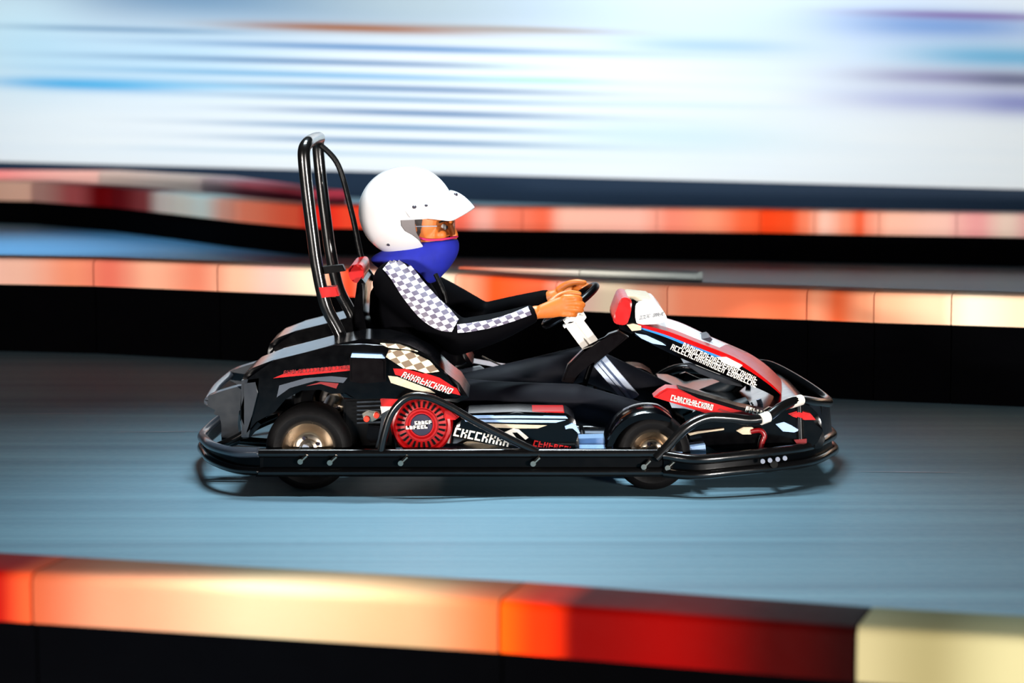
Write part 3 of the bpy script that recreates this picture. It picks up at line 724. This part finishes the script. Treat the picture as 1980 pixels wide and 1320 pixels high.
prism('plate_back', [(1186, 620), (1193, 596), (1202, 577), (1216, 577), (1222, 588), (1214, 624), (1198, 628)], .5, .84, M['red'], ff, .006, 'red rear face of the plate box', smooth_out=3)
prism('plate_core', [(1196, 622), (1208, 582), (1224, 578), (1240, 588), (1240, 636), (1222, 646), (1198, 636)], .515, .84, M['black'], ff, .006)
prism('mount_bolt', [(1212, 628), (1224, 626), (1240, 630), (1240, 638), (1222, 640)], .49, .52, M['cream'], ff, .003)
prism('top_pad', [(1204, 578), (1218, 572), (1256, 576), (1272, 588), (1240, 585), (1222, 584)], .56, .82, M['cream'], ff, .004)
prism('plate_sticker', [(1344, 658), (1373, 652), (1378, 656), (1370, 666)], .62, .8, M['dark'], ff, .002)
# instrument shelf below the fairing
dp = prism('lower_shelf', [(1322, 702), (1334, 701), (1380, 712), (1430, 734), (1436, 748), (1400, 741), (1352, 722)], .56, .8, M['dgrey'], K, .003)
prism('sticker', [(1344, 705), (1362, 704), (1404, 722), (1392, 724)], .556, .57, M['white'], dp, label='white sticker')
# nose cone
nose = [(1300, 790), (1360, 800), (1430, 802), (1490, 800), (1530, 785), (1556, 782), (1582, 800), (1592, 832), (1590, 868), (1500, 876), (1400, 880), (1350, 872), (1335, 850)]
no_ = prism('nose_cone', nose, .20, far(.20), M['black'], K, .03, seg=4, smooth_out=2, Yref=.2)
prism('red_tip', [(1524, 800), (1545, 794), (1568, 800), (1578, 812), (1556, 812), (1534, 806)], .188, .23, M['red'], no_, .004, 'red tip', )
prism('badge', [(1500, 820), (1516, 816), (1530, 822), (1546, 832), (1536, 836), (1514, 834)], .188, .22, M['bluew'], no_, .003, 'pale blue white sticker')
tube('red_strap', pp([(1470, 876, .185), (1474, 855, .18), (1478, 842, .18), (1470, 832, .18), (1452, 834, .185)]), .0085, M['dred'], no_, 'dark red hook shaped stripe')
prism('cream_badge', [(1424, 833), (1438, 826), (1454, 826), (1464, 832), (1452, 840), (1436, 840)], .182, .21, M['cream'], no_, .003, 'cream oval badge')
prism('stripe', [(1330, 838), (1348, 834), (1400, 828), (1400, 831), (1350, 838), (1334, 842)], .182, .21, M['cream'], no_, .001)
prism('red_patch', [(1535, 850), (1560, 848), (1560, 866), (1546, 866)], .186, .21, M['dred'], no_, .001)
prism('tie_rod_block', [(1334, 864), (1364, 860), (1366, 880), (1336, 882)], .1, .2, M['bluew'], K, .004)
# long red side fin in front of the legs
fin = [(1264, 768), (1276, 758), (1290, 750), (1312, 752), (1380, 774), (1440, 792), (1484, 800), (1478, 806), (1440, 813), (1408, 812), (1350, 794)]
fn = prism('side_fin', fin, .17, .27, M['red'], K, .006, 'long red front side fin')
prism('top_strip', [(1312, 751), (1380, 771), (1430, 786), (1500, 800), (1486, 802), (1425, 792), (1350, 770)], .165, .27, M['bracket'], fn)
scribble('lettering', (1296, 774), (1378, 794), 12, .168, M['letter'], fn, 14, slant=0, bold=1.3, seed=41, label='white row of letters, unreadable')
scribble('lettering', (1440, 796), (1488, 810), 12, .165, M['letter'], fn, 7, slant=0, bold=1.6, seed=42)
prism('dark_flash', [(1392, 790), (1440, 806), (1436, 808), (1388, 793)], .166, .18, M['dred'], fn)
# upper front hoop
hp2 = [(1268, 886, -.01), (1292, 862, -.005), (1325, 828, .0), (1365, 808, .02), (1410, 808, .04), (1450, 812, .06), (1482, 806, .08), (1512, 786, .12), (1545, 774, .2), (1585, 778, .4), (1600, 774, YC)]
uh = tube('front_hoop', both(hp2), .0165, M['tube'], K)
for y_ in ((1545, 774, .2, 1548, 866), (1582, 778, .38, 1584, 856)):
    for Y in (y_[2], far(y_[2])):
        tube('post', [Vector((P(y_[0], y_[1], y_[2]).x, Y, P(y_[0], y_[1], y_[2]).z)), Vector((P(y_[3], y_[4], y_[2]).x, Y, P(y_[3], y_[4], y_[2]).z))], .012, M['tube'], uh, smooth=False)
tube('sleeve', pp([(1528, 779, .155), (1548, 773, .2)]), .0185, M['letter'], uh, 'white glint painted on the hoop', smooth=False)  # white glint on the tube, painted on as a short band
tube('sleeve', pp([(1470, 811, .066), (1486, 805, .082)]), .0185, M['letter'], uh, smooth=False)  # another painted glint further back on the hoop
obj('front_guard', band_bm([(1560, 776, .24), (1592, 779, .42), (1602, 778, YC)], [(1565, 862, .22), (1600, 850, .42), (1608, 842, YC)], .0), M['dgrey'], uh, 'smoky dark plastic guard')
# pedals
for Y in (.45, .88):
    tube('pedal', [Vector((P(1440, 850, YC).x, Y, P(1440, 850, YC).z)), Vector((P(1462, 790, YC).x, Y, P(1462, 790, YC).z)), Vector((P(1455, 755, YC).x, Y, P(1455, 755, YC).z))], .009, M['silver'], K)

# ------------------------------------------------------------------ the driver
D = empty('person', (P(800, 740, YC).x, YC, P(800, 740, YC).z), 'seated driver in white helmet, blue neck gaiter and black jacket, holding the steering wheel', 'person')
bm = bmesh.new()
# trunk, neck
loft_bm([ering(P(x, y, YC), rx, ry) for x, y, rx, ry in ((812, 770, .05, .09), (812, 750, .08, .12), (810, 700, .085, .12), (800, 640, .085, .12), (788, 590, .09, .135), (782, 555, .07, .13), (790, 530, .05, .08), (796, 505, .05, .055), (802, 480, .052, .055))], bm)
# head
hc = P(808, 425, YC)
ball(bm, hc, .098, .076, .112, 32, 24); ball(bm, P(826, 455, YC), .075, .062, .07)
ball(bm, P(838, 478, YC), .045, .045, .03)
ball(bm, P(870, 428, YC), .014, .045, .012)                      # brow ridge
tube_bm([P(866, 432, YC), P(876, 446, YC), P(879, 456, YC)], [.009, .012, .014], 12, bm); ball(bm, P(878, 457, YC), .013)
for s in (-1, 1):
    ball(bm, P(852, 452, YC) + Vector((0, s*.045, 0)), .024)      # cheeks
    ball(bm, P(796, 440, YC) + Vector((0, s*.078, 0)), .018, .008, .03)   # ears
# arms
SR, ER, WR = P(768, 548, .50), P(884, 652, .42), P(1036, 604, .50)
SL, EL, WL_ = P(826, 560, .86), P(935, 612, .93), P(1066, 574, .83)
limb(bm, [SR, ER], [.045, .036]); limb(bm, [ER, WR], [.036, .024])
limb(bm, [SL, EL], [.042, .036]); limb(bm, [EL, WL_], [.034, .024])
# legs
HR, KR, AR = P(830, 772, .56), P(1112, 780, .42), P(1345, 832, .46)
HL, KL, AL = P(830, 780, .78), P(1130, 702, .86), P(1345, 790, .82)
for H_, K_, A_ in ((HR, KR, AR), (HL, KL, AL)):
    limb(bm, [H_, K_], [.068, .048]); limb(bm, [K_, A_], [.048, .032])
    limb(bm, [A_, A_ + Vector((.11, 0, .015))], [.032, .024])
# hands
def hand(bm, wr, kn, Ybase, inward, tips):
    """wr wrist point; kn list of knuckle pixels; fingers curl inward (towards the wheel centre)"""
    s = inward
    cen = sum((P(x, y, Ybase) for x, y in kn), Vector())/4
    # palm: boxy loft from wrist to knuckle row
    n = 16
    rings = []
    up = (P(*kn[0], Ybase) - P(*kn[3], Ybase)); hw = up.length/2+.008; up.normalize()
    for t in (0, .3, .6, .85, 1.0):
        c_ = wr.lerp(cen, t); h = .024+(hw-.024)*min(1, t*1.4); th = .021-.005*t
        rings.append([c_ + up*h*math.cos(2*PI*j/n) + Vector((0, 1, 0))*th*math.sin(2*PI*j/n) for j in range(n)])
    loft_bm(rings, bm)
    for i, (x, y) in enumerate(kn):
        L = (1.0, 1.1, 1.02, .82)[i]; r = (.0098, .0100, .0096, .0084)[i]
        b0 = P(x-5, y+1, Ybase)
        p1 = P(x+16*L, y+tips[i][0], Ybase-.004*s*-1*-1 if False else Ybase)
        p1 = Vector((p1.x, Ybase - .006*s, p1.z))
        p2 = P(x+30*L, y+tips[i][1], Ybase); p2 = Vector((p2.x, Ybase + .016*s, p2.z))
        p3 = P(x+20*L, y+tips[i][2], Ybase); p3 = Vector((p3.x, Ybase + .038*s, p3.z))
        tube_bm([b0, p1, p2, p3], [r*1.1, r, r*.95, r*.8], 12, bm, 5)
        ball(bm, p3, r*.82, u=12, v=8); ball(bm, b0 + Vector((.01, -.004*s, 0)), r*1.25, u=12, v=8)
kr = [(1092, 574), (1095, 585), (1094, 596), (1088, 606)]
hand(bm, P(1040, 603, .49), kr, .490, 1, [(0, 4, 8), (1, 5, 8), (2, 5, 7), (2, 4, 5)])
tube_bm([P(1062, 588, .51), P(1082, 572, .53), P(1102, 566, .545), P(1120, 568, .55)], [.014, .0125, .011, .009], 12, bm, 5); ball(bm, P(1120, 568, .55), .009)
kl = [(1106, 550), (1108, 559), (1106, 568), (1100, 576)]
hand(bm, P(1066, 573, .83), kl, .845, -1, [(-1, 2, 6), (0, 3, 6), (1, 4, 6), (2, 4, 5)])
tube_bm([P(1078, 562, .815), P(1096, 550, .80), P(1114, 545, .79), P(1130, 546, .785)], [.014, .0125, .011, .009], 12, bm, 5); ball(bm, P(1130, 546, .785), .009)
body = obj('body', bm, M['skin'], D, 'person\'s skin, seen at the face and hands')
remesh(body, .0042, 3)
for s in (-1, 1):
    bm = bmesh.new(); e = P(858, 438, YC) + Vector((0, s*.031, 0)); ball(bm, e, .0115, u=16, v=12)
    ey = obj('eye', bm, M['eye'], D); 
    bm = bmesh.new(); ball(bm, e + Vector((.0095, s*-.0, 0)), .0055, .006, .006, u=12, v=8); obj('iris', bm, M['dark'], ey)
    bm = bmesh.new(); tube_bm([P(850, 428, YC) + Vector((0, s*.05, 0)), P(864, 424, YC) + Vector((0, s*.038, 0)), P(872, 427, YC) + Vector((0, s*.014, 0))], .0032, 8, bm); obj('eyebrow', bm, M['hair'], D)
# hair at the temple
bm = bmesh.new(); ball(bm, P(800, 424, YC), .094, .08, .108, 24, 16)
hr = obj('hair', bm, M['hair'], D)

# jacket
bm = bmesh.new()
loft_bm([ering(P(x, y, YC), rx, ry) for x, y, rx, ry in ((808, 745, .10, .16), (812, 700, .13, .17), (806, 655, .135, .165), (788, 605, .134, .175), (780, 565, .116, .18), (780, 540, .088, .155), (784, 522, .07, .10), (790, 506, .062, .075), (792, 496, .056, .066))], bm)
tube_bm([SR + Vector((-.01, .02, .0)), SR.lerp(ER, .5) + Vector((-.006, 0, -.004)), ER], [.078, .068, .062], 20, bm, 6); ball(bm, SR + Vector((-.008, .02, 0)), .078); ball(bm, ER, .062)
tube_bm([ER, ER.lerp(WR, .5) + Vector((.0, 0, -.008)), WR + (ER-WR)*.02], [.062, .05, .032], 20, bm, 6)
tube_bm([SL + Vector((-.01, -.02, 0)), SL.lerp(EL, .5), EL], [.072, .06, .05], 20, bm, 6); ball(bm, SL + Vector((-.01, -.02, 0)), .072); ball(bm, EL, .05)
tube_bm([EL, EL.lerp(WL_, .5), WL_ + (EL-WL_)*.03], [.05, .042, .031], 20, bm, 6)
jk = obj('jacket', bm, M['jacket'], D, 'black zip jacket'); remesh(jk, .007, 4)
# silver stripe down the near sleeve
def ribbon(name, path, m, parent, th=.004):
    """path: (px, py, Y, half width px) projected onto the jacket surface from the side"""
    from mathutils.bvhtree import BVHTree
    bv = BVHTree.FromPolygons([v.co + D.location for v in jk.data.vertices], [p.vertices[:] for p in jk.data.polygons])
    pts = cr(path, 8); bm = bmesh.new(); rows = []
    for i, (x, y, hw) in enumerate(pts):
        x2, y2, _ = pts[min(i+1, len(pts)-1)]; x1, y1, _ = pts[max(i-1, 0)]
        L = math.hypot(x2-x1, y2-y1); nx, ny = -(y2-y1)/L, (x2-x1)/L; row = []
        for k in range(9):
            t = (k/8*2-1)*hw; d = P(x+nx*t, y+ny*t, .3)
            h = bv.ray_cast(Vector((d.x, -1, d.z + 0)), Vector((0, 1, 0)))
            # cast along the real line of sight so the stripe sits where the sleeve shows it
            o_ = CAM; dd = ray(x+nx*t, y+ny*t).normalized(); h = bv.ray_cast(o_, dd)
            if h[0] is None:
                row.append(None)
            else: row.append((h[0] + h[1]*th, h[0] - h[1]*.002))
        rows.append(row)
    T = [[(bm.verts.new(c_[0]), bm.verts.new(c_[1])) if c_ else None for c_ in r] for r in rows]
    for A, B in zip(T, T[1:]):
        for j in range(8):
            q = (A[j], A[j+1], B[j+1], B[j])
            if all(q) and max((q[0][0].co-q[2][0].co).length, (q[1][0].co-q[3][0].co).length) < .09:
                bm.faces.new([v[0] for v in q]); bm.faces.new([v[1] for v in q][::-1])
    be = [e for e in bm.edges if len(e.link_faces) == 1]
    return obj(name, bm, m, parent, 'silver and grey patterned stripe')
ribbon('sleeve_stripe', [(752, 508, 17), (775, 528, 22), (800, 562, 24), (830, 596, 25), (858, 618, 22), (880, 630, 13)], M['sleeve'], jk)
ribbon('sleeve_stripe', [(884, 636, 8), (905, 634, 8), (950, 626, 7.5), (990, 614, 7.5), (1024, 601, 8)], M['sleeve'], jk)
# chest belt
tube('chest_strap', pp([(842, 530, .52), (856, 560, .5), (862, 585, .5)]), [.008, .008, .008], M['belt'], jk)

# trousers
bm = bmesh.new()
loft_bm([ering(P(x, y, YC), rx, ry) for x, y, rx, ry in ((820, 785, .07, .12), (822, 768, .10, .16), (818, 740, .115, .165), (814, 710, .11, .155))], bm)
for H_, K_, A_, rk in ((HR, KR, AR, .068), (HL, KL, AL, .064)):
    limb(bm, [H_, H_.lerp(K_, .5) + Vector((0, 0, .0)), K_], [.082, .070, rk]); limb(bm, [K_, K_.lerp(A_, .5), A_], [rk, .056, .043])
tr = obj('trousers', bm, M['trouser'], D, 'black trousers'); remesh(tr, .008, 5)
# shoes
for A_, nm_ in ((AR, 'near'), (AL, 'far')):
    up_ = Vector((.0, 0, 0)); bm = bmesh.new()
    d = Vector((.72, 0, .62 if nm_ == 'far' else .5)).normalized(); nrm = Vector((-d.z, 0, d.x)); A0 = A_ + Vector((-.01, 0, -.012))
    rings = []
    for t, h0, h1, w_ in ((-.045, -.02, .03, .026), (-.02, -.035, .06, .036), (.04, -.036, .058, .038), (.09, -.034, .04, .040), (.14, -.032, .022, .045), (.19, -.03, .012, .044), (.22, -.026, .002, .03)):
        rings.append([A0 + d*t + nrm*((h0+h1)/2+(h1-h0)/2*math.sin(a_)) + Vector((0, w_*math.cos(a_), 0)) for a_ in [2*PI*j/20 for j in range(20)]])
    loft_bm(rings, bm); sh = obj('shoe', bm, M['shoe'], D)
    bm = bmesh.new(); rings = []
    for t, w_ in ((-.05, .02), (-.03, .036), (.04, .036), (.1, .04), (.16, .048), (.2, .044), (.228, .024)):
        rings.append([A0 + d*t + nrm*(-.036+hh) + Vector((0, ww*w_, 0)) for hh, ww in ((-.008, -1), (.008, -1), (.008, 1), (-.008, 1))])
    loft_bm(rings, bm); obj('sole', bm, M['blackm'], sh)

# neck gaiter
bm = bmesh.new()
def span_ring(x0, x1, y, ry, dy=0, n=36):
    c0, c1 = P(x0, y, YC), P(x1, y-dy, YC); c_ = (c0+c1)/2; rx = (c1-c0).length/2
    return [Vector((c_.x + rx*math.cos(a), YC + ry*math.sin(a)*(1+.04*math.sin(5*a)), c_.z + (c1.z-c0.z)/2*math.cos(a))) for a in [2*PI*j/n for j in range(n)]]
rings = [span_ring(800, 874, 466, .050, 4), span_ring(778, 886, 468, .073, 8), span_ring(750, 889, 480, .082, 4), span_ring(718, 886, 494, .094, 2), span_ring(714, 878, 506, .092), span_ring(735, 868, 520, .08), span_ring(752, 852, 536, .07), span_ring(768, 838, 550, .055)]
loft_bm(rings, bm); ga = obj('neck_gaiter', bm, M['gaiter'], D, 'royal blue fabric neck gaiter pulled over nose and chin')
md = ga.modifiers.new('s', 'SUBSURF'); md.levels = md.render_levels = 2; bake(ga)
ga.data.polygons.foreach_set('use_smooth', [True]*len(ga.data.polygons))
bm = bmesh.new(); tube_bm([P(800, 456, .60), P(824, 463, .592), P(850, 463, .60), P(872, 460, .625), P(884, 457, YC)], .004, 10, bm)
obj('gaiter_hem', bm, mat('magenta_hem', (190, 30, 90), .7), ga, 'pink hem along the gaiter top')

# helmet
cxp, cyp = 788, 408
hcen = P(cxp, cyp, YC)
def shell(name, m, shrink, thick, poly, parent, label=None):
    bm = bmesh.new(); bmesh.ops.create_uvsphere(bm, u_segments=72, v_segments=48, radius=1)
    for v in bm.verts:
        x, y, z = v.co
        rx = .170; rz = .157 if z > 0 else .162; ry = .134
        k = 1.0
        if z < 0: ry *= (1-.10*z*z)
        x2 = x*rx*(1.0 if x < 0 else .97); z2 = z*rz
        if x > .2 and z > 0: x2 *= 1 - .10*max(0, z-.2)*(x-.2)
        v.co = hcen + Vector((x2, y*ry, z2))*(shrink)
    o = obj(name, bm, m, parent, label)
    so = o.modifiers.new('t', 'SOLIDIFY'); so.thickness = thick; so.offset = -1
    cb = bmesh.new(); prism_bm(poly, .2, 1.15, 0, cb, Yref=YC - .06); bmesh.ops.recalc_face_normals(cb, faces=cb.faces)
    cme = bpy.data.meshes.new('c'); cb.to_mesh(cme); co = bpy.data.objects.new('c', cme); C.objects.link(co)
    bo = o.modifiers.new('b', 'BOOLEAN'); bo.operation = 'DIFFERENCE'; bo.object = co; bo.solver = 'EXACT'
    bake(o); bpy.data.objects.remove(co); bpy.data.meshes.remove(cme)
    o.data.polygons.foreach_set('use_smooth', [True]*len(o.data.polygons)); o.data.set_sharp_from_angle(angle=math.radians(40))
    return o
open_shell = [(776, 423), (777, 434), (784, 444), (798, 452), (810, 462), (818, 474), (816, 484), (804, 491), (786, 496), (762, 498), (742, 494), (735, 530), (980, 530), (980, 421), (850, 420)]
open_liner = [(803, 421), (804, 436), (806, 448), (812, 460), (816, 474), (812, 484), (798, 491), (762, 495), (742, 490), (735, 530), (980, 530), (980, 419)]
he = shell('helmet', M['helmet'], 1.0, .006, open_shell, D, 'white open-face helmet with a peak')
shell('helmet_liner', M['liner'], .962, .022, open_liner, he, 'grey padded lining')
# peak
bm = bmesh.new(); rows = []
NPh = 40
for i in range(NPh+1):
    ph = math.radians(-92 + 184*i/NPh); cph, sph = math.cos(ph), math.sin(ph); row = []
    fr = max(0, cph)
    zin = P(0, 402 - 34*fr**1.2, YC).z
    zz = (zin-hcen.z)/.157; rr = math.sqrt(max(0, 1-zz*zz))
    pin = Vector((hcen.x + .163*rr*cph, YC + .134*rr*sph, zin))
    pout = Vector((hcen.x + .02 + (.213*(fr**.75) if cph > 0 else .213*cph), YC + .143*sph, P(0, 402 + 22*min(1, (1-fr)*2.2) - 10*max(0, (1-fr)-.45)*1.6, YC).z))
    for t in (0, .2, .45, .7, .9, 1.0):
        p = pin.lerp(pout, t); p.z += .014*math.sin(PI*t)*fr; row.append(p)
    rows.append(row)
T = [[bm.verts.new(p) for p in r] for r in rows]
for A, B in zip(T, T[1:]):
    for j in range(5): bm.faces.new((A[j], A[j+1], B[j+1], B[j]))
pk = obj('peak', bm, M['helmet'], he)
so = pk.modifiers.new('t', 'SOLIDIFY'); so.thickness = .005; so.offset = 0
md = pk.modifiers.new('s', 'SUBSURF'); md.levels = md.render_levels = 1; bake(pk)
pk.data.polygons.foreach_set('use_smooth', [True]*len(pk.data.polygons))
from mathutils.bvhtree import BVHTree
def hit_on(obs, px, py):
    best = None
    for o in obs:
        off = Vector(D.location)
        bv = BVHTree.FromPolygons([v.co + off for v in o.data.vertices], [p.vertices[:] for p in o.data.polygons])
        h = bv.ray_cast(CAM, ray(px, py).normalized())
        if h[0] and (best is None or h[3] < best[1]): best = (h[0], h[3])
    return best[0] if best else P(px, py, YC-.13)
for x, y, r in ((801, 400, .0075), (824, 397, .006), (881, 376, .0075), (751, 473, .006)):
    bm = bmesh.new(); ball(bm, hit_on((he, pk), x, y), r, r, r*.8, 14, 10); obj('snap_stud', bm, M['dark'], he)
# glasses
bm = bmesh.new()
n_ = 14; Vv = []
for i in range(n_+1):
    a = math.radians(-62+124*i/n_)
    c_ = P(824, 440, YC); x = c_.x + .100*math.cos(a); y = YC + .074*math.sin(a)
    Vv.append((bm.verts.new((x, y, P(0, 424, YC).z)), bm.verts.new((x+.002, y, P(0, 453, YC).z)), bm.verts.new((x-.003, y, P(0, 453, YC).z)), bm.verts.new((x-.004, y, P(0, 424, YC).z))))
for A, B in zip(Vv, Vv[1:]):
    for j in range(4): bm.faces.new((A[j], A[(j+1) % 4], B[(j+1) % 4], B[j]))
bm.faces.new(Vv[0]); bm.faces.new(Vv[-1][::-1])
gl = obj('glasses', bm, M['glass'], D, 'clear wraparound glasses')
for s in (-1, 1):
    e = P(845, 437, YC - .065); tube('temple_arm', [Vector((e.x, YC+s*.066, e.z)), Vector((e.x-.09, YC+s*.083, e.z))], .002, M['lgrey'], gl, smooth=False)
